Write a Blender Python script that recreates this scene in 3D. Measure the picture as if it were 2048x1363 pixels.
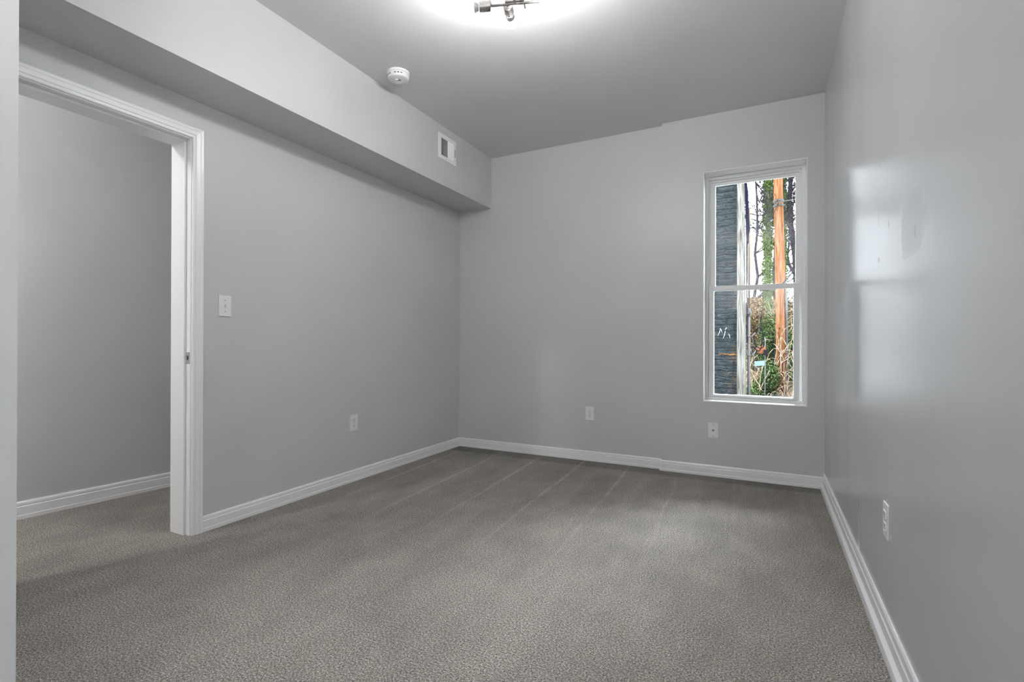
import bpy, bmesh, math, random
from mathutils import Vector, Matrix, Quaternion

for o in list(bpy.data.objects): bpy.data.objects.remove(o)
S = bpy.context.scene
COL = S.collection

# ------------------------------------------------------------------ camera
cam_d = bpy.data.cameras.new('camera'); cam = bpy.data.objects.new('camera', cam_d); COL.objects.link(cam)
cam_d.sensor_width = 36.0; cam_d.lens = 992.55 / 2048 * 36.0; cam_d.clip_start = 0.02; cam_d.clip_end = 200
YAW, PITCH, ROLL = 0.4724, 0.0026, 0.0024
fw = Vector((-math.sin(YAW) * math.cos(PITCH), math.cos(YAW) * math.cos(PITCH), math.sin(PITCH)))
rt = Vector((math.cos(YAW), math.sin(YAW), 0)); up = rt.cross(fw)
rt2 = rt * math.cos(ROLL) + up * math.sin(ROLL); up2 = up * math.cos(ROLL) - rt * math.sin(ROLL)
M = Matrix((rt2, up2, -fw)).transposed().to_4x4(); M.translation = (0, 0, 1.0)
cam.matrix_world = M
S.camera = cam

# ------------------------------------------------------------------ world, exposure
S.view_settings.view_transform = 'Standard'; S.view_settings.look = 'None'
S.view_settings.gamma = 1.0; S.view_settings.exposure = 0.34
try: S.view_settings.use_curve_mapping = False
except Exception: pass
BULB = 182.0          # emission of the ceiling light's bulbs
HALL_W = 52.0         # hall lamp, watts
SKY_LOW, SKY_HIGH = 17.0, 135.0
REAR_W = 44.0         # unseen fill light added behind the camera, watts
W = bpy.data.worlds.new('overcast_sky'); S.world = W; W.use_nodes = True
nt = W.node_tree; nt.nodes.clear()
wo = nt.nodes.new('ShaderNodeOutputWorld'); bg = nt.nodes.new('ShaderNodeBackground')
tc = nt.nodes.new('ShaderNodeTexCoord'); sx = nt.nodes.new('ShaderNodeSeparateXYZ')
mr = nt.nodes.new('ShaderNodeMapRange'); mr.inputs[1].default_value = 0.26; mr.inputs[2].default_value = 0.90
mr.inputs[3].default_value = SKY_LOW; mr.inputs[4].default_value = SKY_HIGH
bg.inputs[0].default_value = (0.88, 0.94, 1.0, 1)
nt.links.new(tc.outputs['Generated'], sx.inputs[0]); nt.links.new(sx.outputs[2], mr.inputs[0])
nt.links.new(mr.outputs[0], bg.inputs[1]); nt.links.new(bg.outputs[0], wo.inputs[0])

hl = bpy.data.lights.new('hall_lamp', 'POINT'); hl.energy = HALL_W; hl.shadow_soft_size = 0.06; hl.color = (1, 0.99, 0.98)
hlo = bpy.data.objects.new('hall_lamp', hl); COL.objects.link(hlo); hlo.location = (-3.25, -0.35, 2.45)

# fill light added unseen behind the camera, aimed up to bounce off the ceiling
rl = bpy.data.lights.new('rear_fill_light', 'AREA'); rl.energy = REAR_W; rl.shape = 'DISK'; rl.size = 0.35
rlo = bpy.data.objects.new('rear_fill_light', rl); COL.objects.link(rlo); rlo.location = (-.05, -.70, 1.45); rlo.rotation_euler = (math.pi, 0, 0)

# ------------------------------------------------------------------ materials
def mat(name, base=(.8, .8, .8), rough=.5, metal=0.0, spec=None):
    m = bpy.data.materials.new(name); m.use_nodes = True
    b = m.node_tree.nodes['Principled BSDF']
    b.inputs['Base Color'].default_value = (*base, 1); b.inputs['Roughness'].default_value = rough
    b.inputs['Metallic'].default_value = metal
    if spec is not None: b.inputs['Specular IOR Level'].default_value = spec
    return m
def N(m, t, **kw):
    n = m.node_tree.nodes.new(t)
    for k, v in kw.items(): setattr(n, k, v)
    return n
def Lk(m, a, b): m.node_tree.links.new(a, b)
def P(m): return m.node_tree.nodes['Principled BSDF']
def coords(m, scale=(1, 1, 1), rot=(0, 0, 0)):
    g = N(m, 'ShaderNodeNewGeometry'); mp = N(m, 'ShaderNodeMapping')
    mp.inputs['Scale'].default_value = scale; mp.inputs['Rotation'].default_value = rot
    Lk(m, g.outputs['Position'], mp.inputs['Vector']); return mp.outputs[0]
def noise(m, vec, scale, detail=2, rough=.5):
    n = N(m, 'ShaderNodeTexNoise'); n.inputs['Scale'].default_value = scale
    n.inputs['Detail'].default_value = detail; n.inputs['Roughness'].default_value = rough
    Lk(m, vec, n.inputs['Vector']); return n.outputs[0]
def rng(m, val, a, b, c, d):
    n = N(m, 'ShaderNodeMapRange'); 
    for i, v in enumerate((a, b, c, d)): n.inputs[i + 1].default_value = v
    Lk(m, val, n.inputs[0]); return n.outputs[0]
def ramp(m, val, stops):
    n = N(m, 'ShaderNodeValToRGB'); e = n.color_ramp.elements
    while len(e) < len(stops): e.new(.5)
    for el, (p, c) in zip(e, stops): el.position = p; el.color = (*c, 1)
    Lk(m, val, n.inputs[0]); return n.outputs[0]
def bump(m, h, strength=.3, dist=.01):
    n = N(m, 'ShaderNodeBump'); n.inputs['Strength'].default_value = strength; n.inputs['Distance'].default_value = dist
    Lk(m, h, n.inputs['Height']); Lk(m, n.outputs[0], P(m).inputs['Normal']); return n
def math_n(m, op, a, b=None):
    n = N(m, 'ShaderNodeMath', operation=op)
    for i, v in enumerate((a, b)):
        if v is None: continue
        if isinstance(v, (int, float)): n.inputs[i].default_value = v
        else: Lk(m, v, n.inputs[i])
    return n.outputs[0]
def mixc(m, fac, a, b):
    n = N(m, 'ShaderNodeMix', data_type='RGBA')
    if isinstance(fac, (int, float)): n.inputs[0].default_value = fac
    else: Lk(m, fac, n.inputs[0])
    for i, v in ((6, a), (7, b)):
        if isinstance(v, tuple): n.inputs[i].default_value = (*v, 1)
        else: Lk(m, v, n.inputs[i])
    return n.outputs[2]

def paint(name, base, rough, streak=False, bmp=.05):
    m = mat(name, base, rough)
    c = coords(m)
    n1 = noise(m, c, 1.7, 3)
    Lk(m, mixc(m, rng(m, n1, .3, .7, 0, 1), tuple(v * .97 for v in base), tuple(v * 1.02 for v in base)), P(m).inputs['Base Color'])
    fine = noise(m, c, 260, 2)
    if streak:   # roller streaks running up the wall change the sheen of the eggshell paint
        cs = coords(m, (1, 2.0, .22)); s = noise(m, cs, 1.5, 1, .4)
        Lk(m, rng(m, s, .2, .8, .21, .29), P(m).inputs['Roughness'])
        bump(m, fine, .04, .003)
        sp = N(m, 'ShaderNodeSeparateXYZ'); Lk(m, c, sp.inputs[0])
        def blot(y, z, ry, rz, soft):
            a = math_n(m, 'DIVIDE', math_n(m, 'SUBTRACT', sp.outputs[1], y), ry); b = math_n(m, 'DIVIDE', math_n(m, 'SUBTRACT', sp.outputs[2], z), rz)
            d = math_n(m, 'ADD', math_n(m, 'POWER', math_n(m, 'ABSOLUTE', a), 4.0), math_n(m, 'POWER', math_n(m, 'ABSOLUTE', b), 4.0))
            return rng(m, d, 1 - soft, 1 + soft, 1, 0)
        rl_ = P(m).inputs['Roughness'].links[0].from_socket; P(m).inputs['Specular IOR Level'].default_value = .5
        Lk(m, math_n(m, 'ADD', rl_, math_n(m, 'MULTIPLY', blot(1.735, 1.335, .115, .085, .5), .11)), P(m).inputs['Roughness'])
        k = None
        for y, z, ry, rz in ((2.168, 1.633, .006, .006), (2.192, 1.44, .005, .022), (2.026, 1.392, .007, .014), (1.70, 1.306, .008, .016), (2.187, 1.298, .014, .010)):
            q = blot(y, z, ry, rz, .5); k = q if k is None else math_n(m, 'ADD', k, q)
        base_link = P(m).inputs['Base Color'].links[0].from_socket
        Lk(m, mixc(m, math_n(m, 'MULTIPLY', k, .4), base_link, (.2, .19, .18)), P(m).inputs['Base Color'])
    else:
        bump(m, fine, bmp, .003)
    return m
M_WALL = paint('grey_wall_paint', (.616, .618, .623), .38)
M_RIGHT = paint('grey_eggshell_paint', (.616, .618, .623), .25, streak=True)
M_CEIL = paint('ceiling_paint', (.70, .702, .708), .6)
M_TRIM = paint('white_trim_paint', (.91, .91, .91), .32, bmp=.02)
M_VINYL = mat('white_vinyl', (.86, .86, .855), .35)
M_PLATE = mat('white_plastic', (.86, .86, .85), .35)
M_SLOT = mat('dark_slot', (.03, .03, .03), .6)
M_STEEL = mat('brushed_nickel', (.36, .34, .32), .38, 1.0)
M_CHROME = mat('bright_steel', (.7, .7, .7), .25, 1.0)
M_COLLAR = mat('bulb_collar', (.16, .16, .16), .6)
M_DUCT = mat('dark_duct', (.04, .04, .04), .8)
M_BULB = mat('lit_bulb', (1, 1, 1), .4)
P(M_BULB).inputs['Emission Color'].default_value = (.985, .992, 1, 1); P(M_BULB).inputs['Emission Strength'].default_value = BULB

def carpet():
    m = mat('taupe_carpet', (.2, .19, .17), 1.0, spec=.1)
    c = coords(m)
    # tufts
    v = N(m, 'ShaderNodeTexVoronoi'); v.inputs['Scale'].default_value = 260; Lk(m, c, v.inputs['Vector'])
    n1 = noise(m, c, 165, 3, .65); n2 = noise(m, c, 430, 2, .6)
    tuft = math_n(m, 'ADD', math_n(m, 'MULTIPLY', n1, .65), math_n(m, 'MULTIPLY', n2, .35))
    col = ramp(m, tuft, [(.36, (.022, .019, .015)), (.455, (.20, .177, .147)), (.54, (.46, .417, .362)), (.63, (.88, .83, .755))])
    # trodden pile: broad lighter and darker areas
    big = noise(m, c, 1.5, 4, .6); big2 = noise(m, coords(m, (1, .45, 1)), 5.5, 4, .65)
    tr = math_n(m, 'ADD', math_n(m, 'MULTIPLY', big, .5), math_n(m, 'MULTIPLY', big2, .5))
    k = rng(m, tr, .36, .64, .74, 1.18)
    # vacuum tracks: narrow lines running towards the window wall
    sp = N(m, 'ShaderNodeSeparateXYZ'); Lk(m, c, sp.inputs[0])
    wob = math_n(m, 'MULTIPLY', noise(m, c, 1.3, 1), .05)
    fan = math_n(m, 'MULTIPLY', math_n(m, 'SUBTRACT', sp.outputs[1], 3.8), -.055)
    xx = math_n(m, 'SUBTRACT', math_n(m, 'ADD', sp.outputs[0], wob), fan)
    fr = math_n(m, 'FRACT', math_n(m, 'MULTIPLY', math_n(m, 'ADD', xx, 20.0), 1 / .385))
    d = math_n(m, 'ABSOLUTE', math_n(m, 'SUBTRACT', fr, .5))
    line = rng(m, d, .008, .045, 1, 0)
    side = rng(m, fr, .0, 1, -.5, .5)
    mask = rng(m, sp.outputs[1], 1.9, 3.3, 0, 1)
    maskx = rng(m, sp.outputs[0], -1.2, -.2, 1, .25)
    lm = math_n(m, 'MULTIPLY', math_n(m, 'MULTIPLY', line, mask), maskx)
    lm = math_n(m, 'MULTIPLY', lm, rng(m, noise(m, c, 6, 2), .35, .6, .4, 1))
    k = math_n(m, 'ADD', k, math_n(m, 'MULTIPLY', lm, .5))
    k = math_n(m, 'ADD', k, math_n(m, 'MULTIPLY', math_n(m, 'MULTIPLY', side, mask), .10))
    # strip of pile the vacuum did not reach, along the window wall
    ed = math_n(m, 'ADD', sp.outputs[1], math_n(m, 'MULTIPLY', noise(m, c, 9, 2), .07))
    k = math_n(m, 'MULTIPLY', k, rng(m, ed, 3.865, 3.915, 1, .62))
    hs = N(m, 'ShaderNodeVectorMath', operation='SCALE'); Lk(m, col, hs.inputs[0]); Lk(m, k, hs.inputs['Scale'])
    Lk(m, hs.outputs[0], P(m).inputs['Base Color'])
    try:
        P(m).inputs['Sheen Weight'].default_value = .25; P(m).inputs['Sheen Roughness'].default_value = .5
    except Exception: pass
    h = math_n(m, 'ADD', math_n(m, 'MULTIPLY', n1, .8), math_n(m, 'SUBTRACT', .5, math_n(m, 'MULTIPLY', v.outputs['Distance'], .6)))
    bump(m, h, .9, .012)
    return m
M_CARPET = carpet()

def glass():
    m = bpy.data.materials.new('window_glass'); m.use_nodes = True; t = m.node_tree; t.nodes.clear()
    o = t.nodes.new('ShaderNodeOutputMaterial'); mx = t.nodes.new('ShaderNodeMixShader')
    tr = t.nodes.new('ShaderNodeBsdfTransparent'); gl = t.nodes.new('ShaderNodeBsdfGlossy'); fr = t.nodes.new('ShaderNodeFresnel')
    tr.inputs[0].default_value = (.97, .98, .98, 1); gl.inputs['Roughness'].default_value = .02; fr.inputs[0].default_value = 1.45
    t.links.new(fr.outputs[0], mx.inputs[0]); t.links.new(tr.outputs[0], mx.inputs[1]); t.links.new(gl.outputs[0], mx.inputs[2])
    t.links.new(mx.outputs[0], o.inputs[0]); return m
M_GLASS = glass()

def brick_mat():
    m = mat('dark_painted_brick', (.06, .075, .085), .55)
    c = coords(m, (1, 1, 1), (math.radians(90), 0, 0))
    wobv = N(m, 'ShaderNodeTexNoise'); wobv.inputs['Scale'].default_value = 5; Lk(m, c, wobv.inputs['Vector'])
    vm = N(m, 'ShaderNodeVectorMath', operation='MULTIPLY_ADD'); vm.inputs[1].default_value = (.09, .06, .09)
    Lk(m, wobv.outputs['Color'], vm.inputs[0]); Lk(m, c, vm.inputs[2])
    b = N(m, 'ShaderNodeTexBrick'); b.inputs['Scale'].default_value = 1; b.inputs['Mortar Size'].default_value = .012
    b.inputs['Mortar Smooth'].default_value = .6; b.inputs['Brick Width'].default_value = .21; b.inputs['Row Height'].default_value = .075
    Lk(m, vm.outputs[0], b.inputs['Vector'])
    n1 = noise(m, coords(m, (.55, 1, 1.5)), 19, 5, .72); n2 = noise(m, c, 3.5, 3)
    col = ramp(m, n1, [(.30, (.0013, .0018, .0020)), (.46, (.0066, .0084, .0091)), (.60, (.0104, .0128, .0136)), (.74, (.031, .037, .039))])
    rust = ramp(m, n2, [(.58, (0, 0, 0)), (.72, (.7, .7, .7))])
    col = mixc(m, math_n(m, 'MULTIPLY', rust, n1), col, (0.0578, 0.0374, 0.0255))
    col = mixc(m, math_n(m, 'MULTIPLY', b.outputs['Fac'], .18), col, (.0016, .0019, .0022))
    Lk(m, col, P(m).inputs['Base Color'])
    bump(m, math_n(m, 'ADD', math_n(m, 'MULTIPLY', b.outputs['Fac'], -.6), math_n(m, 'MULTIPLY', n1, 2.8)), 1.0, .05)
    return m
def wood_mat(name, stops, sc=(60, 60, 3), knots=None):
    m = mat(name, stops[0][1], .8)
    n1 = noise(m, coords(m, sc), 1.0, 4, .7)
    col = ramp(m, n1, stops)
    if knots:
        k = noise(m, coords(m, (1, 1, .5)), 14, 2); col = mixc(m, rng(m, k, .66, .72, 0, 1), col, knots)
    Lk(m, col, P(m).inputs['Base Color']); bump(m, n1, .5, .01); return m
M_BRICK = brick_mat()
M_POST = wood_mat('weathered_wood', [(.32, (0.00365, 0.00353, 0.00306)), (.46, (0.01776, 0.01713, 0.01500)), (.62, (0.03519, 0.03426, 0.03154))], (57.6000, 57.6000, 3.6000))
M_POLE = wood_mat('treated_pole_wood', [(.30, (.0075, .0023, .0008)), (.44, (.0235, .0088, .0032)), (.56, (.0345, .0162, .0080)), (.70, (.058, .039, .027))], (44, 44, 2.4), (.003, .0014, .0008))
M_FLASH = mat('dark_blue_flashing', (0.00060, 0.00068, 0.00263), .6)
M_TAN = mat('tan_pipe_paint', (0.02079, 0.01635, 0.00990), .6)
M_GALV = mat('galvanised_grey', (0.01411, 0.01449, 0.01449), .5, .3)
M_CABLE = mat('black_cable', (0.0017, 0.0017, 0.0021), .6)
M_IRON = mat('dark_iron', (0.00250, 0.00230, 0.00290), .6)
M_RUST = mat('rusty_plate', (0.03300, 0.01240, 0.00660), .8)
M_BLUE = mat('pale_blue_board', (0.02890, 0.04540, 0.05610), .5)
M_MARK = mat('white_chalk', (0.06190, 0.06190, 0.06025), .9)
M_ORANGE = wood_mat('bare_brick', [(.3, (.010, .004, .002)), (.5, (.030, .015, .006)), (.7, (.045, .030, .012))], (9, 9, 60))
def bark_mat(name, a, b):
    m = mat(name, a, .9); Lk(m, ramp(m, noise(m, coords(m, (14, 14, 4)), 1.5, 3), [(.35, a), (.65, b)]), P(m).inputs['Base Color']); return m
M_BARK = bark_mat('dark_bark', (0.00265, 0.00225, 0.00375), (0.00750, 0.00635, 0.00750))
M_GBARK = bark_mat('grey_bark', (0.01050, 0.00975, 0.00900), (0.02700, 0.02550, 0.02325))
M_STEM = bark_mat('dry_bramble_stem', (0.01500, 0.01000, 0.00600), (0.05750, 0.04600, 0.03500))
def leaf_mat(name, stops):
    m = mat(name, stops[0][1], .5)
    Lk(m, ramp(m, noise(m, coords(m), 30, 3, .75), stops), P(m).inputs['Base Color']); return m
M_IVY = leaf_mat('ivy_leaf', [(.36, (0.00050, 0.00150, 0.00040)), (.5, (0.00600, 0.01100, 0.00175)), (.64, (0.02500, 0.03200, 0.00900))])
M_BUSH = leaf_mat('shrub_leaf', [(.38, (0.00030, 0.00080, 0.00045)), (.5, (0.00375, 0.00750, 0.00210)), (.63, (0.01800, 0.02500, 0.01000))])
M_DRY = leaf_mat('dry_leaf', [(.36, (0.00400, 0.00225, 0.00100)), (.5, (0.01700, 0.01050, 0.00475)), (.64, (0.04100, 0.03100, 0.01800))])
M_SOIL = leaf_mat('leaf_litter', [(.36, (0.00240, 0.00180, 0.00090)), (.5, (0.00900, 0.00630, 0.00360)), (.64, (0.02100, 0.01680, 0.01080))])

for _m in (M_BRICK, M_POST, M_POLE, M_FLASH, M_TAN, M_GALV, M_CABLE, M_IRON, M_RUST, M_BLUE, M_MARK, M_ORANGE, M_BARK, M_GBARK, M_STEM, M_IVY, M_BUSH, M_DRY, M_SOIL):
    P(_m).inputs['Specular IOR Level'].default_value = 0.0
    if _m is not M_BRICK: P(_m).inputs['Roughness'].default_value = .9
M_COAX = mat('coax_steel', (.2, .19, .18), .4, .8)

# ------------------------------------------------------------------ mesh helpers
def box(bm, x0, x1, y0, y1, z0, z1, bev=0, mi=0):
    g = bmesh.ops.create_cube(bm, size=1.0)
    for v in g['verts']:
        v.co = Vector(((x0 + x1) / 2 + v.co.x * (x1 - x0), (y0 + y1) / 2 + v.co.y * (y1 - y0), (z0 + z1) / 2 + v.co.z * (z1 - z0)))
    fs = list({f for v in g['verts'] for f in v.link_faces})
    for f in fs: f.material_index = mi
    if bev:
        es = list({e for v in g['verts'] for e in v.link_edges})
        bmesh.ops.bevel(bm, geom=es, offset=bev, segments=2, affect='EDGES', profile=.6)
    return g['verts']
def frame_of(d):
    d = d.normalized(); a = Vector((0, 0, 1)) if abs(d.z) < .9 else Vector((1, 0, 0))
    u = d.cross(a).normalized(); return u, d.cross(u).normalized()
def tube(bm, pts, rads, n=8, mi=0, cap=True):
    pts = [Vector(p) for p in pts]
    if isinstance(rads, (int, float)): rads = [rads] * len(pts)
    rings = []; u = None
    for i, p in enumerate(pts):
        d = (pts[min(i + 1, len(pts) - 1)] - pts[max(i - 1, 0)])
        if d.length < 1e-9: d = Vector((0, 0, 1))
        d.normalize()
        if u is None: u, w = frame_of(d)
        else:
            u = (u - d * u.dot(d)).normalized(); w = d.cross(u)
        rings.append([bm.verts.new(p + (u * math.cos(2 * math.pi * k / n) + w * math.sin(2 * math.pi * k / n)) * rads[i]) for k in range(n)])
    for a, b in zip(rings, rings[1:]):
        for k in range(n):
            f = bm.faces.new((a[k], a[(k + 1) % n], b[(k + 1) % n], b[k])); f.material_index = mi; f.smooth = n > 5
    if cap:
        for r in (rings[0], rings[-1]):
            f = bm.faces.new(r); f.material_index = mi
def lathe(bm, origin, axis, prof, n=28, mi=0):
    """prof: list of (radius, distance along axis)"""
    origin = Vector(origin); axis = Vector(axis).normalized(); u, w = frame_of(axis)
    def ring(r, h):
        c = origin + axis * h
        if r < 1e-6: return [bm.verts.new(c)]
        return [bm.verts.new(c + (u * math.cos(2 * math.pi * k / n) + w * math.sin(2 * math.pi * k / n)) * r) for k in range(n)]
    a = ring(*prof[0]); pd = None
    for i in range(1, len(prof)):
        d = Vector((prof[i][0] - prof[i - 1][0], prof[i][1] - prof[i - 1][1]))
        if d.length < 1e-9: continue
        if pd is not None and d.angle(pd) > .62: a = ring(*prof[i - 1])      # keep hard edges crisp
        b = ring(*prof[i]); pd = d
        for k in range(n):
            k2 = (k + 1) % n
            if len(a) == 1 and len(b) == 1: continue
            if len(a) == 1: f = bm.faces.new((a[0], b[k2], b[k]))
            elif len(b) == 1: f = bm.faces.new((a[k], a[k2], b[0]))
            else: f = bm.faces.new((a[k], a[k2], b[k2], b[k]))
            f.material_index = mi; f.smooth = True
        a = b
def obj(name, bm, mats, parent=None, origin=(0, 0, 0), kind=None, autosmooth=False):
    me = bpy.data.meshes.new(name)
    bmesh.ops.recalc_face_normals(bm, faces=bm.faces)
    bmesh.ops.translate(bm, verts=bm.verts, vec=-Vector(origin))
    bm.to_mesh(me); bm.free()
    for m in (mats if isinstance(mats, (list, tuple)) else [mats]): me.materials.append(m)
    o = bpy.data.objects.new(name, me); COL.objects.link(o)
    if parent is not None: o.parent = parent
    else: o.location = origin
    if kind: o['kind'] = kind
    return o
def tag(o, label, cat, group=None):
    o['label'] = label; o['category'] = cat
    if group: o['group'] = group
    return o
def thing(name, label, cat, loc=(0, 0, 0), rotz=0.0, group=None):
    o = bpy.data.objects.new(name, None); COL.objects.link(o); o.location = loc; o.rotation_euler = (0, 0, rotz)
    o.empty_display_size = .05
    return tag(o, label, cat, group)
def struct_root(name, loc):
    o = bpy.data.objects.new(name, None); COL.objects.link(o); o.location = loc; o['kind'] = 'structure'; o.empty_display_size = .05
    return o
def copy_thing(src, loc, rotz, label):
    r = src.copy(); COL.objects.link(r); r.location = loc; r.rotation_euler = (0, 0, rotz); r['label'] = label
    for ch in list(src.children):
        c = ch.copy(); COL.objects.link(c); c.parent = r
        for g in list(ch.children):
            d = g.copy(); COL.objects.link(d); d.parent = c
    return r

# ------------------------------------------------------------------ room dimensions (metres)
XR, XL, YB, YW, HC = .362, -2.639, 4.047, 4.005, 2.719
XB, ZB, XS = -2.289, 2.249, -.727
YOUT = 4.32                      # outside face of the window wall
YF = .472                        # room face of the short front wall
YREAR = -1.1
XLH = -2.80                      # hall face of the left wall
WX0, WX1, WZ0, WZ1 = -.421, .259, .556, 2.290      # window opening
DY0, DY1, DZ = .744, 1.540, 2.063                  # rough door opening

def shell(name, boxes, m):
    bm = bmesh.new()
    for b in boxes: box(bm, *b)
    return obj(name, bm, m, kind='structure')
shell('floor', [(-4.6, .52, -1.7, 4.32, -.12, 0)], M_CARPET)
shell('ceiling', [(-4.6, .52, -1.7, 4.32, HC, HC + .12)], M_CEIL)
shell('wall_right', [(XR, .52, -1.7, YOUT, 0, HC)], M_RIGHT)
shell('wall_back', [(XLH, XS, YB, YOUT, 0, HC)], M_WALL)
shell('wall_window', [(XS, WX0, YW, YOUT, 0, HC), (WX1, XR, YW, YOUT, 0, HC), (WX0, WX1, YW, YOUT, 0, WZ0), (WX0, WX1, YW, YOUT, WZ1, HC)], M_WALL)
shell('wall_left', [(XLH, XL, YREAR, DY0, 0, HC), (XLH, XL, DY1, YB, 0, HC), (XLH, XL, DY0, DY1, DZ, HC)], M_WALL)
shell('wall_bulkhead', [(XL, XB, YF, YB, ZB, HC)], M_WALL)
shell('wall_front', [(XL, -1.45, YF - .12, YF, 0, HC)], M_WALL)
shell('wall_rear', [(XL, XR, YREAR - .15, YREAR, 0, HC)], M_WALL)
bm = bmesh.new()     # far wall of the hall, slightly out of square
hx = lambda y: -3.668 - .0904 * (1.986 - y)
vs = [bm.verts.new(p) for p in [(hx(-1.5), -1.5, 0), (hx(3.0), 3.0, 0), (-4.3, 3.0, 0), (-4.3, -1.5, 0), (hx(-1.5), -1.5, HC), (hx(3.0), 3.0, HC), (-4.3, 3.0, HC), (-4.3, -1.5, HC)]]
for f in [(0, 1, 2, 3), (4, 5, 6, 7), (0, 1, 5, 4), (1, 2, 6, 5), (2, 3, 7, 6), (3, 0, 4, 7)]: bm.faces.new([vs[i] for i in f])
obj('wall_hall', bm, M_WALL, kind='structure')
shell('wall_hall_end', [(-4.3, XLH, 3.0, 3.12, 0, HC)], M_WALL)
shell('wall_hall_front', [(-4.3, XLH, -1.62, -1.5, 0, HC), (XLH, XL, -1.62, YREAR, 0, HC)], M_WALL)

# ------------------------------------------------------------------ baseboards: a moulded profile run along the walls with mitred ends
def base_profile(h, t):
    return [(0, 0), (t, 0), (t, h * .20), (t - .002, h * .24), (t - .002, h * .70), (t * .62, h * .74), (t * .72, h * .80), (t * .66, h * .92), (t * .40, h), (0, h)]
def baseboard(name, p0, p1, nrm, h=.082, t=.014, m0=1, m1=1, prof=None):
    """m: 1 inside mitre, -1 outside mitre, 0 square"""
    bm = bmesh.new(); p0 = Vector((*p0, 0)); p1 = Vector((*p1, 0)); n = Vector((*nrm, 0)); d = (p1 - p0).normalized()
    A = []; B = []
    for a, z in prof or base_profile(h, t):
        A.append(bm.verts.new(p0 + n * a + d * (a * m0) + Vector((0, 0, z)))); B.append(bm.verts.new(p1 + n * a - d * (a * m1) + Vector((0, 0, z))))
    k = len(A)
    for i in range(k): bm.faces.new((A[i], A[(i + 1) % k], B[(i + 1) % k], B[i]))
    bm.faces.new(A); bm.faces.new(B)
    return obj(name, bm, M_TRIM, kind='structure')
baseboard('baseboard_left', (XL, 1.581), (XL, YB), (1, 0), m0=0)
baseboard('baseboard_back', (XL, YB), (XS, YB), (0, -1), m1=-1e-6)
baseboard('baseboard_window', (XS, YW), (XR, YW), (0, -1), m0=-1)
bm_r = [(0, 0), (.029, 0), (.029, .012), (.026, .028), (.018, .036), (.014, .040), (.013, .072), (.009, .076), (.0105, .082), (.009, .098), (.005, .105), (0, .105)]
baseboard('baseboard_right', (XR, YREAR), (XR, YW), (-1, 0), prof=bm_r, m0=0)
h0, h1 = -1.5, 3.0
bmh = bmesh.new()
pa, pb = Vector((hx(h0), h0, 0)), Vector((hx(h1), h1, 0)); dd = (pb - pa).normalized(); nn = Vector((dd.y, -dd.x, 0))
A = [bmh.verts.new(pa + nn * a + Vector((0, 0, z))) for a, z in base_profile(.098, .015)]; B = [bmh.verts.new(pb + nn * a + Vector((0, 0, z))) for a, z in base_profile(.098, .015)]
for i in range(len(A)): bmh.faces.new((A[i], A[(i + 1) % len(A)], B[(i + 1) % len(A)], B[i]))
bmh.faces.new(A); bmh.faces.new(B); obj('baseboard_hall', bmh, M_TRIM, kind='structure')

# ------------------------------------------------------------------ door frame (door_1): casing, jambs, stops, strike plate
dr = struct_root('door_1', (XL, 1.14, 0)); DO = tuple(dr.location)
CAS = [(0, 0), (0, .009), (.004, .0115), (.012, .0115), (.015, .008), (.018, .012), (.036, .0145), (.040, .017), (.050, .0185), (.054, .015), (.054, 0)]   # (outward from the opening, out from the wall)
def casing(xw, s, name):
    bm = bmesh.new(); iy0, iy1, iz = .757, 1.527, 2.050
    rings = []
    for (y, z, oy, oz) in [(iy1, 0, 1, 0), (iy1, iz, 1, 1), (iy0, iz, -1, 1), (iy0, 0, -1, 0)]:
        rings.append([bm.verts.new((xw + s * b, y + oy * a, z + oz * a)) for a, b in CAS])
    for ra, rb in zip(rings, rings[1:]):
        for i in range(len(CAS)): bm.faces.new((ra[i], ra[(i + 1) % len(CAS)], rb[(i + 1) % len(CAS)], rb[i]))
    bm.faces.new(rings[0]); bm.faces.new(rings[-1])
    return obj(name, bm, M_TRIM, dr, DO)
casing(XL, 1, 'casing'); casing(XLH, -1, 'casing')
for nm, bxs in (('jamb', [(XLH, XL, 1.522, DY1, 0, DZ)]), ('jamb', [(XLH, XL, DY0, .762, 0, DZ)]), ('head_jamb', [(XLH, XL, .762, 1.522, 2.045, DZ)]),
                ('door_stop', [(-2.79, -2.674, 1.510, 1.522, 0, 2.034)]), ('door_stop', [(-2.79, -2.674, .762, .774, 0, 2.034)]), ('head_stop', [(-2.79, -2.674, .762, 1.522, 2.034, 2.045)])):
    bm = bmesh.new()
    for b in bxs: box(bm, *b, bev=.0015)
    j = obj(nm, bm, M_TRIM, dr, DO)
bm = bmesh.new(); box(bm, -2.671, -2.641, 1.5205, 1.522, .885, .945, bev=.0006); box(bm, -2.664, -2.652, 1.5200, 1.5206, .905, .927, mi=1)
o = obj('strike_plate', bm, [M_CHROME, M_SLOT], dr, DO); o['label'] = 'small bright steel strike plate on the white jamb'

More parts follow.
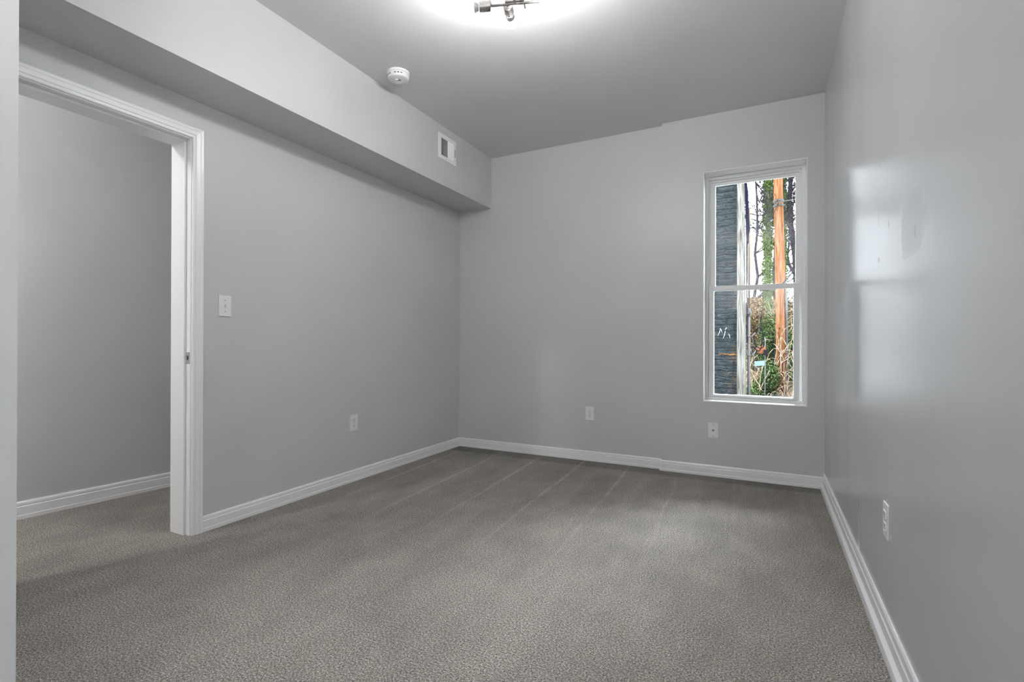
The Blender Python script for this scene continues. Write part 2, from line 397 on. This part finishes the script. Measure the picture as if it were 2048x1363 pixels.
# ------------------------------------------------------------------ window (window_1): painted return, frame, two sashes with panes
wn = struct_root('window_1', ((WX0 + WX1) / 2, 4.14, WZ0)); WO = tuple(wn.location)
def ring_frame(bm, x0, x1, z0, z1, y0, y1, l, r, b, t, bev=.002):
    box(bm, x0, x0 + l, y0, y1, z0, z1, bev); box(bm, x1 - r, x1, y0, y1, z0, z1, bev)
    box(bm, x0 + l, x1 - r, y0, y1, z0, z0 + b, bev); box(bm, x0 + l, x1 - r, y0, y1, z1 - t, z1, bev)
bm = bmesh.new(); ring_frame(bm, WX0, WX1, WZ0, WZ1, YW - .002, 4.128, .005, .005, .007, .006, .0015)
obj('window_return', bm, M_TRIM, wn, WO)
bm = bmesh.new(); ring_frame(bm, WX0 + .005, WX1 - .005, WZ0 + .007, WZ1 - .006, 4.128, 4.215, .020, .022, .020, .022)
ring_frame(bm, WX0 + .022, WX1 - .024, WZ0 + .022, WZ1 - .024, 4.166, 4.215, .016, .016, .008, .018)
box(bm, WX0 + .02, WX1 - .02, 4.120, 4.130, WZ0 + .007, WZ0 + .022, .002)
obj('window_frame', bm, M_VINYL, wn, WO)
bm = bmesh.new(); ring_frame(bm, -.383, .223, 1.405, 2.246, 4.172, 4.198, .034, .029, .034, .022)
us = obj('upper_sash', bm, M_VINYL, wn, WO)
bm = bmesh.new(); box(bm, -.352, .197, 4.183, 4.187, 1.435, 2.227); obj('glass_pane', bm, M_GLASS, us, WO)
bm = bmesh.new(); ring_frame(bm, -.394, .219, .578, 1.436, 4.134, 4.164, .037, .039, .025, .037)
box(bm, -.37, .195, 4.124, 4.136, .586, .600, .003)
ls = obj('lower_sash', bm, M_VINYL, wn, WO)
bm = bmesh.new(); box(bm, -.360, .183, 4.147, 4.151, .600, 1.402); obj('glass_pane', bm, M_GLASS, ls, WO)
bm = bmesh.new()
for s in (-.375, .205): box(bm, s - .006, s + .006, 4.128, 4.136, .64, .665, .001)
obj('tilt_latch', bm, M_VINYL, ls, WO)

# ------------------------------------------------------------------ wall plates.  Built facing -Y, plate centre at the origin
def plate_bm(w=.070, h=.114):
    bm = bmesh.new(); box(bm, -w / 2, w / 2, -.006, 0, -h / 2, h / 2, .0025); return bm
def screw(parent, z, r=.0032):
    bm = bmesh.new(); lathe(bm, (0, -.006, z), (0, -1, 0), [(r, 0), (r, .0008), (r * .6, .0014), (0, .0015)], 12)
    box(bm, -r * .8, r * .8, -.0078, -.0072, z - .0005, z + .0005, mi=1); return obj('screw', bm, [M_CHROME, M_SLOT], parent)
def make_outlet(label, loc, rz, group):
    t = thing('power_outlet', label, 'outlet', loc, rz, group)
    obj('wall_plate', plate_bm(.072, .115), M_PLATE, t)
    for z in (.0195, -.0195):
        bm = bmesh.new(); box(bm, -.0165, .0165, -.0085, -.0055, z - .014, z + .014, .0035)
        for x, hh in ((-.0064, .0045), (.0064, .0036)): box(bm, x - .0013, x + .0013, -.0089, -.0084, z + .003 - hh, z + .003 + hh, mi=1)
        lathe(bm, (0, -.0084, z - .0082), (0, -1, 0), [(.0028, 0), (.0028, .0005), (0, .0005)], 12, 1)
        obj('receptacle', bm, [M_PLATE, M_SLOT], t)
    screw(t, 0.0)
    return t
G = 'power outlets low on the walls'
o1 = make_outlet('white power outlet low on the left wall, between the doorway and the far corner', (XL, 2.662, .420), math.pi / 2, G)
copy_thing(o1, (-1.325, YB, .399), 0, 'white power outlet low on the back wall, left of the wall step and the window')
copy_thing(o1, (XR, 2.046, .409), -math.pi / 2, 'white power outlet on the glossy right-hand wall, seen nearly edge-on')
t = thing('light_switch', 'white toggle light switch on the left wall beside the door casing', 'light switch', (XL, 1.703, 1.195), math.pi / 2)
obj('wall_plate', plate_bm(), M_PLATE, t)
bm = bmesh.new(); box(bm, -.005, .005, -.0068, -.0058, -.012, .012, .0004, 0)
tv = box(bm, -.0042, .0042, -.018, -.004, -.0035, .0095, .001)
obj('toggle', bm, M_PLATE, t); screw(t, .030); screw(t, -.030)
t = thing('coax_plate', 'white cable outlet plate with a metal coax jack, under the window', 'wall plate', (-.350, YW, .345), 0)
obj('wall_plate', plate_bm(.070, .112), M_PLATE, t)
bm = bmesh.new(); lathe(bm, (0, -.006, 0), (0, -1, 0), [(.0075, 0), (.0075, .003), (.0048, .003), (.0048, .011), (.002, .011), (.002, .006), (0, .006)], 12)
obj('coax_jack', bm, M_COAX, t); screw(t, .044, .0036); screw(t, -.044, .0036)

# ------------------------------------------------------------------ air register on the bulkhead face
VY, VZ, VW, VH = 3.319, 2.551, .248, .200
t = thing('air_vent', 'white metal air vent on the bulkhead face near the ceiling', 'vent', (XB, VY, VZ), math.pi / 2)
bm = bmesh.new()     # local: x along the wall, -y out of it.
ox0, ox1, oz = -.088, .082, .068
ring_frame(bm, -VW / 2, VW / 2, -VH / 2, VH / 2, -.007, 0, VW / 2 + ox0, VW / 2 - ox1, VH / 2 - oz, VH / 2 - oz, .002)
obj('vent_frame', bm, M_TRIM, t)
bm = bmesh.new(); box(bm, ox0, ox1, -.0012, -.0004, -oz, oz); obj('duct_opening', bm, M_DUCT, t)
def fins(x0, x1, ang, n):
    bm = bmesh.new()
    for i in range(n):
        x = x0 + (i + .5) * (x1 - x0) / n
        vs = box(bm, -.0006, .0006, -.0115, 0, -oz, oz)
        R = Matrix.Rotation(ang, 4, 'Z')
        for v in vs: v.co = R @ v.co + Vector((x, -.0015, 0)); v.co.y = min(v.co.y, -.0013)
    return bm
obj('louvre_bank', fins(ox0, -.002, math.radians(-49), 8), M_TRIM, t)
obj('louvre_bank', fins(.002, ox1, math.radians(52), 9), M_TRIM, t)
bm = bmesh.new(); box(bm, -.0035, .0035, -.0085, -.006, -oz, oz, .001); obj('mullion', bm, M_TRIM, t)
bm = bmesh.new(); box(bm, .104, .107, -.016, -.006, -.012, .012, .001); box(bm, .102, .109, -.0074, -.0068, -.032, .03, mi=1); obj('damper_lever', bm, [M_CHROME, M_COLLAR], t)

# ------------------------------------------------------------------ smoke detector
t = thing('smoke_detector', 'round white smoke detector on the ceiling beside the bulkhead', 'smoke detector', (-2.092, 2.490, HC))
bm = bmesh.new(); lathe(bm, (0, 0, 0), (0, 0, -1), [(0, 0), (.070, 0), (.071, .006), (.069, .013), (.066, .014), (0, .014)], 40); obj('mounting_base', bm, M_PLATE, t)
bm = bmesh.new(); lathe(bm, (0, 0, 0), (0, 0, -1), [(0, .014), (.062, .014), (.062, .017), (.066, .019), (.066, .036), (.062, .042), (.058, .0425), (.057, .044), (.030, .048), (.028, .0465), (.0, .0465)], 40)
obj('housing', bm, M_PLATE, t)
for grp in ((-2.4, -2.1, -1.8), (-1.2, -.9, -.6)):
    for a in grp:
        bm = bmesh.new(); vs = box(bm, .0655, .0668, -.006, .006, -.031, -.024)
        for v in vs: v.co = Matrix.Rotation(a, 4, 'Z') @ v.co
        obj('sounder_slot', bm, M_COLLAR, t)
bm = bmesh.new(); lathe(bm, (-.004, -.014, 0), (0, 0, -1), [(.010, .046), (.010, .0500), (.008, .0512), (0, .0512)], 20); obj('test_button', bm, M_PLATE, t)
bm = bmesh.new(); box(bm, .008, .012, -.006, .012, -.0490, -.0462); box(bm, -.012, .014, -.001, .0015, -.0490, -.0462); obj('indicator_slot', bm, M_SLOT, t)

# ------------------------------------------------------------------ ceiling light: crossed rods with bare bulbs
LANG = math.radians(19.0); LC = (-.985, 1.943)          # plan centre
t = thing('ceiling_light', 'brushed metal ceiling light of crossed rods with bare glowing bulbs', 'ceiling light', (LC[0], LC[1], HC), LANG)
ZR = 2.500 - HC
bm = bmesh.new(); lathe(bm, (0, 0, 0), (0, 0, -1), [(0, 0), (.062, 0), (.062, .018), (.055, .024), (0, .025)], 36); obj('canopy', bm, M_STEEL, t)
bm = bmesh.new(); tube(bm, [(0, 0, -.02), (0, 0, ZR - .006)], .0068, 14); box(bm, -.042, .042, -.005, .005, ZR - .004, ZR + .004, .001); box(bm, -.005, .005, -.028, .028, ZR - .002, ZR + .006, .001); obj('stem', bm, M_STEEL, t)
def arm(p_free, p_sock, z):
    """rod with a lamp socket and bulb at p_sock end"""
    a = Vector((*p_free, z)); b = Vector((*p_sock, z)); d = (b - a).normalized()
    bm = bmesh.new(); tube(bm, [a, b + d * .012], .0058, 14); r = obj('rod', bm, M_STEEL, t)
    bm = bmesh.new(); lathe(bm, b, d, [(0, 0), (.017, 0), (.0215, .003), (.0215, .054), (.019, .056), (.017, .050), (0, .050)], 28)
    u, w = frame_of(d); s = b + d * .040 + Vector((0, 0, -.0215)); 
    lathe(bm, s, (0, 0, -1), [(.004, -.002), (.004, .003), (0, .0035)], 10, 1)
    obj('lamp_socket', bm, [M_STEEL, M_CHROME], r)
    bm = bmesh.new(); lathe(bm, b, d, [(.0135, .050), (.0145, .060), (.020, .074), (.0235, .079)], 28, 1)
    lathe(bm, b, d, [(.0235, .079), (.0285, .087), (.0315, .099), (.0318, .108), (.029, .122), (.0225, .132), (.012, .138), (0, .1395)], 28, 0)
    obj('light_bulb', bm, [M_BULB, M_COLLAR], r)
# local plan coordinates relative to the centre
arm((.108, .018), (-.105, .018), ZR)
arm((-.130, -.028), (.105, -.028), ZR)
arm((-.036, -.075), (-.036, .043), ZR + .0115)
arm((.037, .068), (.037, -.050), ZR + .0115)

# ================================================================== outside
random.seed(11)
shell_o = bmesh.new()
# yard below the window, then a bank rising behind it
def ground_z(x, y):
    k = max(0.0, min(1.0, (x + .62 + .035 * (y - 12)) / .25))  # bank flattened on the hidden left so the right wall reflects more sky
    return -.95 + k * (max(0, min(1, (y - 12.0) / 9.0)) ** 1.15 * 3.6 + .12 * math.sin(x * 2.1 + y) * max(0, min(1, (y - 12) / 3)))
nx, ny = 96, 44
grid = [[shell_o.verts.new((-6 + 12 * i / nx, 4.5 + 20.5 * j / ny, 0)) for i in range(nx + 1)] for j in range(ny + 1)]
for r in grid:
    for v in r: v.co.z = ground_z(v.co.x, v.co.y)
for j in range(ny):
    for i in range(nx): shell_o.faces.new((grid[j][i], grid[j][i + 1], grid[j + 1][i + 1], grid[j + 1][i])).smooth = True
# skirt so the bank is a solid mass
edge = [grid[0][i] for i in range(nx + 1)] + [grid[j][nx] for j in range(1, ny + 1)] + [grid[ny][i] for i in range(nx - 1, -1, -1)] + [grid[j][0] for j in range(ny - 1, 0, -1)]
low = [shell_o.verts.new((v.co.x, v.co.y, -1.6)) for v in edge]
for i in range(len(edge)): shell_o.faces.new((edge[i], edge[(i + 1) % len(edge)], low[(i + 1) % len(edge)], low[i]))
shell_o.faces.new(low)
obj('hillside_ground', shell_o, M_SOIL, kind='structure')
bm = bmesh.new(); box(bm, -6.0, -.72, 8.0, 26.0, -1.1, -.93)  # unseen pale slab added to brighten the window's reflection on the right wall
M_BOUNCE = mat('pale_bounce_surface', (.30, .30, .29), .9, spec=0.0)
Lk(M_BOUNCE, ramp(M_BOUNCE, noise(M_BOUNCE, coords(M_BOUNCE), 2.5, 4), [(.3, (.34, .34, .33)), (.7, (.46, .46, .45))]), P(M_BOUNCE).inputs['Base Color'])
obj('reflection_bounce_slab', bm, M_BOUNCE, kind='structure')

# neighbouring house: dark painted brick wall with a weathered corner board
NX = -.325
t = thing('neighbour_house', 'dark grey painted brick house wall with weathered corner board, outside the window', 'house', (NX - 1.2, 7.4, -.95)); TO = tuple(t.location)
bm = bmesh.new(); box(bm, -5.5, NX, 7.0, 7.9, -.95, 6.2); wl = obj('brick_wall', bm, M_BRICK, t, TO)
bm = bmesh.new()
for i in range(12):
    x = -.55 + i * .021; z = .853 + random.uniform(-.007, .006); box(bm, x, x + .022, 6.995, 7.003, z - .006 - .008 * (i > 5), z + .006, .001)
obj('bare_brick_line', bm, M_ORANGE, wl, TO)['label'] = 'orange line of bare brick across the dark paint'
bm = bmesh.new()
for (x0, z0, x1, z1) in [(-.555, 1.09, -.525, 1.19), (-.53, 1.19, -.505, 1.13), (-.495, 1.05, -.465, 1.16), (-.47, 1.17, -.45, 1.20), (-.43, 1.12, -.41, 1.06)]:
    tube(bm, [(x0, 6.998, z0), ((x0 + x1) / 2 + .006, 6.998, (z0 + z1) / 2), (x1, 6.998, z1)], [.002, .005, .002], 5)
obj('chalk_mark', bm, M_MARK, wl, TO)['label'] = 'short white chalk scrawls'
bm = bmesh.new()
vs = box(bm, NX, NX + .10, 6.93, 7.25, -.95, 6.2)
for v in vs:
    if v.co.z > 3 and v.co.x > NX + .05: v.co.x = NX + .055
    elif v.co.x > NX + .05: v.co.x = NX + .108
obj('corner_board', bm, M_POST, t, TO)['label'] = 'pale weathered wooden corner board'
bm = bmesh.new()
fl = [(3.6, -.255, -.205), (3.04, -.242, -.213), (2.93, -.238, -.198), (2.80, -.236, -.195), (2.62, -.232, -.190), (2.45, -.228, -.177), (2.38, -.226, -.196), (2.2, -.222, -.204), (1.0, -.216, -.207)]
A = [[bm.verts.new((x, y, z)) for (x, y) in ((a, 6.97), (b, 6.97), (b, 7.05), (a, 7.05))] for z, a, b in fl]
for r, s in zip(A, A[1:]):
    for k in range(4): bm.faces.new((r[k], r[(k + 1) % 4], s[(k + 1) % 4], s[k]))
bm.faces.new(A[0]); bm.faces.new(A[-1]); obj('edge_flashing', bm, M_FLASH, t, TO)
bm = bmesh.new(); tube(bm, [(-.186, 7.03, 2.72), (-.188, 7.03, 1.42)], .0135, 10); obj('conduit', bm, M_TAN, t, TO)['label'] = 'tan conduit pipe'
bm = bmesh.new(); tube(bm, [(-.192, 7.03, 1.42), (-.188, 7.03, -.6)], .018, 10); cd = obj('conduit', bm, M_GALV, t, TO); cd['label'] = 'grey metal conduit pipe'
bm = bmesh.new(); lathe(bm, (-.19, 7.03, 1.34), (0, 0, 1), [(.0, 0), (.024, 0), (.027, .05), (.02, .1), (0, .11)], 12); box(bm, -.215, -.165, 6.99, 7.02, 1.37, 1.39); obj('conduit_fitting', bm, M_GALV, t, TO)
for z in (1.08, .84):
    bm = bmesh.new(); tube(bm, [(-.215, 7.02, z + .07), (-.212, 7.0, z + .02), (-.19, 6.98, z - .005), (-.15, 6.97, z), (-.115, 6.97, z + .05)], .008, 8)
    obj('cable_hook', bm, M_GALV, t, TO)

# service cables (each one its own thing)
def cable(pts, r, name, label, cat='cable', m=M_CABLE, seg=8):
    pts = [Vector(p) for p in pts]; out = []
    for i in range(len(pts) - 1):       # Catmull-Rom
        p0, p1, p2, p3 = pts[max(i - 1, 0)], pts[i], pts[i + 1], pts[min(i + 2, len(pts) - 1)]
        for k in range(seg):
            s = k / seg; out.append(.5 * ((2 * p1) + (p2 - p0) * s + (2 * p0 - 5 * p1 + 4 * p2 - p3) * s * s + (3 * p1 - p0 - 3 * p2 + p3) * s ** 3))
    out.append(pts[-1]); bm = bmesh.new(); tube(bm, out, r, 6)
    return tag(obj(name, bm, m), label, cat)
cable([(-.20, 6.95, 1.72), (-.05, 7.2, 1.685), (.12, 7.6, 1.73), (.30, 8.1, 1.95), (.62, 8.9, 2.45), (1.6, 11.0, 4.1)], .009, 'service_cable', 'black sagging cable crossing in front of the brown utility pole')
cable([(-.09, 7.05, 1.70), (-.035, 7.05, 1.61), (-.03, 7.05, 1.50), (-.055, 7.05, 1.28), (-.03, 7.05, 1.10), (-.015, 7.05, .98), (-.06, 7.05, .93), (-.125, 7.05, 1.0), (-.12, 7.05, 1.15), (-.065, 7.05, 1.19), (-.03, 7.05, 1.08), (-.07, 7.05, .90), (-.15, 7.04, .96)], .007, 'hanging_cable', 'black cable hanging in a loop right of the weathered corner board')
cable([(-.17, 7.0, 2.64), (-.05, 8.6, 2.98), (.10, 11, 3.66), (.26, 13.54, 4.45)], .008, 'service_cable', 'upper dark wire running from house corner to the brown utility pole')
cable([(-.17, 7.0, 2.46), (-.05, 8.6, 2.80), (.10, 11, 3.48), (.26, 13.54, 4.33)], .008, 'service_cable', 'lower dark wire running from house corner to the brown utility pole')

# utility pole
t = thing('utility_pole', 'tall reddish brown wooden utility pole outside the window', 'utility pole', (.36, 13.72, -.95)); TO = tuple(t.location)
bm = bmesh.new(); tube(bm, [(.362, 13.72, ground_z(.36, 13.72) - .1), (.335, 13.7, 1.5), (.275, 13.66, 4.5), (.235, 13.63, 7.6)], [.125, .115, .100, .088], 20); obj('pole_shaft', bm, M_POLE, t, TO)
bm = bmesh.new(); tube(bm, [(.475, 13.63, ground_z(.4, 13.6) - .1), (.452, 13.62, 1.5), (.435, 13.6, 2.5)], .024, 8); obj('riser_conduit', bm, M_GALV, t, TO)
bm = bmesh.new()
for z in (4.30, 4.42): lathe(bm, (.276, 13.66, z), (0, 0, 1), [(.099, 0), (.112, .0), (.112, .05), (.099, .05)], 20)
tube(bm, [(.16, 13.52, 4.37), (.60, 13.52, 4.40)], .012, 8); obj('clamp_band', bm, M_GALV, t, TO)

# rusty plate and black box on a stake
t = thing('meter_box', 'small black box and rusty round plate on a thin grey stake', 'box', (-.02, 11.6, -.9)); TO = tuple(t.location)
bm = bmesh.new(); tube(bm, [(-.01, 11.6, ground_z(0, 11.6) - .05), (-.01, 11.6, 1.12)], .010, 8); obj('stake', bm, M_GALV, t, TO)
bm = bmesh.new(); lathe(bm, (-.075, 11.58, .86), (0, -1, 0), [(0, 0), (.085, 0), (.085, .02), (0, .03)], 20); obj('round_plate', bm, M_RUST, t, TO)
bm = bmesh.new(); box(bm, -.04, .03, 11.53, 11.60, .74, .86, .006); obj('box_body', bm, M_IRON, t, TO)
bm = bmesh.new(); vs = box(bm, -.10, .10, -.01, .01, -.05, .05, .004)
for v in bm.verts: v.co = Matrix.Rotation(-.12, 4, 'Y') @ v.co + Vector((-.11, 12.0, .555))
tag(obj('plastic_board', bm, M_BLUE), 'pale blue board lying in the brush above the green shrub', 'board')

# chain-link fence along the yard
t = thing('chain_link_fence', 'grey chain-link fence, only its top edge showing above the sill', 'fence', (.2, 8.9, -.95)); TO = tuple(t.location)
bm = bmesh.new()
fx = [-.45 + i * .04 for i in range(40)]; zt = .165; zb = -.95
for k in range(-30, 41):
    for s in (1, -1):
        a = Vector((-.45 + k * .04, 0, zt)); L = zt - zb
        x1 = a.x + s * L
        xa, za = a.x, zt
        if s > 0:
            if x1 < -.45: continue
            if a.x < -.45: za = zt - (-.45 - a.x); xa = -.45
        else:
            if a.x < -.45: continue
        xb, zb2 = x1, zb
        if xb > 1.15: zb2 = zt - (1.15 - a.x); xb = 1.15
        if xb < -.45: zb2 = zt - (a.x + .45); xb = -.45
        if za - zb2 < .02 or xa > 1.15: continue
        tube(bm, [(xa + .006 * s * 0, 9.0 + s * .003, za), (xb, 9.0 + s * .003, zb2)], .0028, 4)
for k in range(41): tube(bm, [(-.455 + k * .04, 9.0, zt + .016), (-.445 + k * .04, 9.0, zt - .004)], .0045, 4)
obj('wire_mesh', bm, M_GALV, t, TO)
for x in (-.47, 1.17):
    bm = bmesh.new(); tube(bm, [(x, 9.0, -1.0), (x, 9.0, zt + .02)], .024, 10); obj('fence_post', bm, M_GALV, t, TO)

# bare trees
def grow(bm, p, d, r, L, lvl, rnd, spread=.55, upb=.10, nseg=4):
    pts = [p.copy()]; rs = [r]
    for i in range(nseg):
        d = (d + Vector((rnd.gauss(0, .12), rnd.gauss(0, .12), rnd.gauss(0, .08) + upb * .3))).normalized()
        p = p + d * (L / nseg); pts.append(p.copy()); rs.append(r * (1 - .5 * (i + 1) / nseg))
        if lvl > 0 and i >= (1 if lvl > 2 else 0):
            for _ in range(3 if lvl == 1 else 2):
                ax = Vector((rnd.gauss(0, 1), rnd.gauss(0, .7), rnd.gauss(0, .6))).normalized()
                nd = (d + ax * spread * rnd.uniform(.8, 1.6)).normalized()
                grow(bm, p, nd, max(.009, rs[-1] * rnd.uniform(.5, .7)), L * rnd.uniform(.45, .7), lvl - 1, rnd, spread, upb, max(2, nseg - 1))
    tube(bm, pts, rs, 7 if r > .03 else (4 if r > .012 else 3), cap=False)
def bare_tree(seed, x, y, h, r, lean, label, lvl=4, spread=.55, m=None, fan=math.pi):
    rnd = random.Random(seed); z = ground_z(x, y) - .1
    t = thing('bare_tree', label, 'tree', (x, y, z), 0, 'bare winter trees on the bank'); bm = bmesh.new()
    top = Vector((x + lean[0] * h, y + lean[1] * h, z + h)); n = 9; pts = []; rs = []
    for i in range(n + 1):
        s = i / n; p = Vector((x, y, z)).lerp(top, s) + Vector((rnd.gauss(0, .05), rnd.gauss(0, .05), 0)) * (0 < i); pts.append(p); rs.append(r * (1 - .72 * s))
    tube(bm, pts, rs, 10); obj('trunk', bm, m or M_BARK, t, tuple(t.location))
    bm = bmesh.new()
    for i in range(2, n + 1):
        for _ in range(2):
            a = rnd.uniform(-fan, fan); d = Vector((math.cos(a), math.sin(a) * .6, rnd.uniform(.2, 1.0))).normalized()
            grow(bm, pts[i], d, rs[i] * .55, h * rnd.uniform(.16, .28), lvl - 1, rnd, spread)
    obj('branches', bm, m or M_BARK, t, tuple(t.location))
    return t
bare_tree(3, -.36, 17.5, 6.6, .065, (.02, 0), 'bare dark tree just right of the brick wall, branches against white sky', 4, fan=1.5)
bare_tree(8, .95, 18.6, 7.0, .13, (-.055, 0), 'bare dark tree with leaning trunk at the right edge of the window', 3)
bare_tree(21, .30, 21.0, 8.5, .06, (.0, 0), 'tall thin bare tree farthest back behind the utility pole', 4)
bare_tree(55, .45, 19.2, 7.5, .055, (.03, 0), 'slim bare tree right behind the utility pole with spreading twigs', 4)

# ivy-covered trunks
def leaf(bm, c, s, rnd, nrm=None):
    a = Vector((rnd.gauss(0, 1), rnd.gauss(0, 1), rnd.gauss(0, 1)))
    n = (nrm if nrm is not None else a).normalized(); n = (n + a.normalized() * .5).normalized(); u, w = frame_of(n)
    q = rnd.uniform(0, 6.28); u2 = u * math.cos(q) + w * math.sin(q); w2 = n.cross(u2)
    vs = [bm.verts.new(c + u2 * s), bm.verts.new(c + w2 * s * .62 + n * s * .2), bm.verts.new(c - u2 * s * .8), bm.verts.new(c - w2 * s * .62 + n * s * .2)]
    bm.faces.new((vs[0], vs[1], vs[2])); bm.faces.new((vs[0], vs[2], vs[3]))
def ivy_tree(seed, x, y, h, r, wid, label, n, zlo=0.0, lean=0.0):
    rnd = random.Random(seed); z = ground_z(x, y) - .1
    t = thing('ivy_covered_tree', label, 'tree', (x, y, z)); bm = bmesh.new()
    tube(bm, [(x, y, z), (x + lean * h * .5, y, z + h * .5), (x + lean * h, y, z + h)], [r, r * .8, r * .5], 10); obj('trunk', bm, M_GBARK, t, tuple(t.location))
    bm = bmesh.new()
    for i in range(n):
        s = rnd.uniform(zlo, .93) ; a = rnd.uniform(0, 6.28); lump = .6 + .5 * math.sin(s * 23 + seed) * .5 + .3 * math.sin(s * 57)
        rr = (r + .8 * wid * lump * (1 - .45 * s)) * rnd.uniform(.7, 1.1)
        leaf(bm, Vector((x + lean * h * s + math.cos(a) * rr, y + math.sin(a) * rr, z + h * s)), rnd.uniform(.022, .046), rnd, Vector((math.cos(a), math.sin(a), .4)))
    obj('ivy', bm, M_IVY, t, tuple(t.location)); return t
ivy_tree(5, .03, 16.6, 5.9, .11, .11, 'ivy-covered trunk just left of the brown utility pole', 6800, lean=.008)
ivy_tree(6, .50, 16.9, 6.6, .07, .07, 'thinner ivy-covered trunk just right of the brown utility pole', 3200, lean=-.004)

# shrubs and brambles on the bank
def shrub(seed, x, y, rx, ry, h, label, m, n, group, name='evergreen_shrub', zoff=0):
    rnd = random.Random(seed); z = ground_z(x, y) - .05 + zoff
    t = thing(name, label, 'shrub', (x, y, z), 0, group); bm = bmesh.new()
    blobs = [(rnd.uniform(-.6, .6) * rx, rnd.uniform(-.6, .6) * ry, rnd.uniform(.25, .8) * h, rnd.uniform(.3, .5)) for _ in range(9)]
    for i in range(n):
        b = rnd.choice(blobs); d = Vector((rnd.gauss(0, 1), rnd.gauss(0, 1), rnd.gauss(0, 1))).normalized()
        k = rnd.uniform(.75, 1.05) * b[3]
        c = Vector((x + b[0] + d.x * k * rx, y + b[1] + d.y * k * ry, z + b[2] + d.z * k * h * .6))
        if c.z < z: c.z = z + rnd.uniform(0, .2)
        leaf(bm, c, rnd.uniform(.018, .042), rnd, d)
    obj('foliage', bm, m, t, tuple(t.location))
    bm = bmesh.new()
    for b in blobs: tube(bm, [(x + b[0] * .2, y + b[1] * .2, z), (x + b[0] * .7, y + b[1] * .7, z + b[2] * .6), (x + b[0], y + b[1], z + b[2])], [.02, .014, .006], 5)
    obj('stems', bm, M_GBARK, t, tuple(t.location)); return t
GS = 'evergreen shrubs on the bank'
shrub(41, -.05, 12.9, .42, .4, 1.45, 'dark green shrub left of the utility pole, low in the window', M_BUSH, 5200, GS)
shrub(42, -.42, 12.4, .35, .4, .95, 'low green shrub at the foot of the brick wall corner', M_BUSH, 3600, GS)
shrub(43, .20, 14.6, .40, .4, 2.0, 'green shrub behind the utility pole, reaching its middle', M_BUSH, 4400, GS)
shrub(44, .72, 14.4, .32, .4, 1.5, 'green shrub right of the utility pole beside the window frame', M_BUSH, 3600, GS)
GD = 'dry brown shrubs on the bank'
shrub(51, -.20, 15.2, .5, .4, 2.0, 'brown dry-leaved shrub higher on the bank behind the hanging cable', M_DRY, 3600, GD, 'dry_shrub')
shrub(52, .75, 16.0, .5, .4, 2.1, 'brown dry-leaved shrub at right behind the pole', M_DRY, 3600, GD, 'dry_shrub')
shrub(53, .35, 17.6, .7, .4, 1.9, 'brown dry-leaved shrub at the top of the bank', M_DRY, 3600, GD, 'dry_shrub')
def bramble(seed, x, y, w, h, n, label):
    rnd = random.Random(seed); z = ground_z(x, y) - .05; bm = bmesh.new()
    for i in range(n):
        a = Vector((x + rnd.uniform(-w, w) * 1.1, y + rnd.uniform(-.4, .4), z + (0 if i % 3 else rnd.uniform(.2, .7) * h)))
        e = a + Vector((rnd.choice((-1, 1)) * rnd.uniform(.15, 1.3) * w, rnd.uniform(-.4, .4), rnd.uniform(-.25, .55) * h))
        e.z = max(e.z, z + .02)
        mid = (a + e) / 2 + Vector((rnd.uniform(-.25, .25), rnd.uniform(-.2, .2), rnd.uniform(.1, .42) * h))
        pts = [a.lerp(mid, s / 5).lerp(mid.lerp(e, s / 5), s / 5) for s in range(6)]
        tube(bm, pts, [.0075, .007, .006, .0055, .0045, .003], 4, cap=False)
    return tag(obj('bramble_tangle', bm, M_STEM), label, 'bramble', 'pale dry bramble tangles')
bramble(61, -.15, 12.8, .45, 1.9, 110, 'pale bramble stems arching over the shrub left of the utility pole')
bramble(62, .65, 13.2, .35, 2.1, 80, 'pale bramble stems right of the utility pole')
bramble(63, -.05, 15.6, .6, 1.9, 110, 'pale bramble stems higher on the bank behind the ivy trunk')
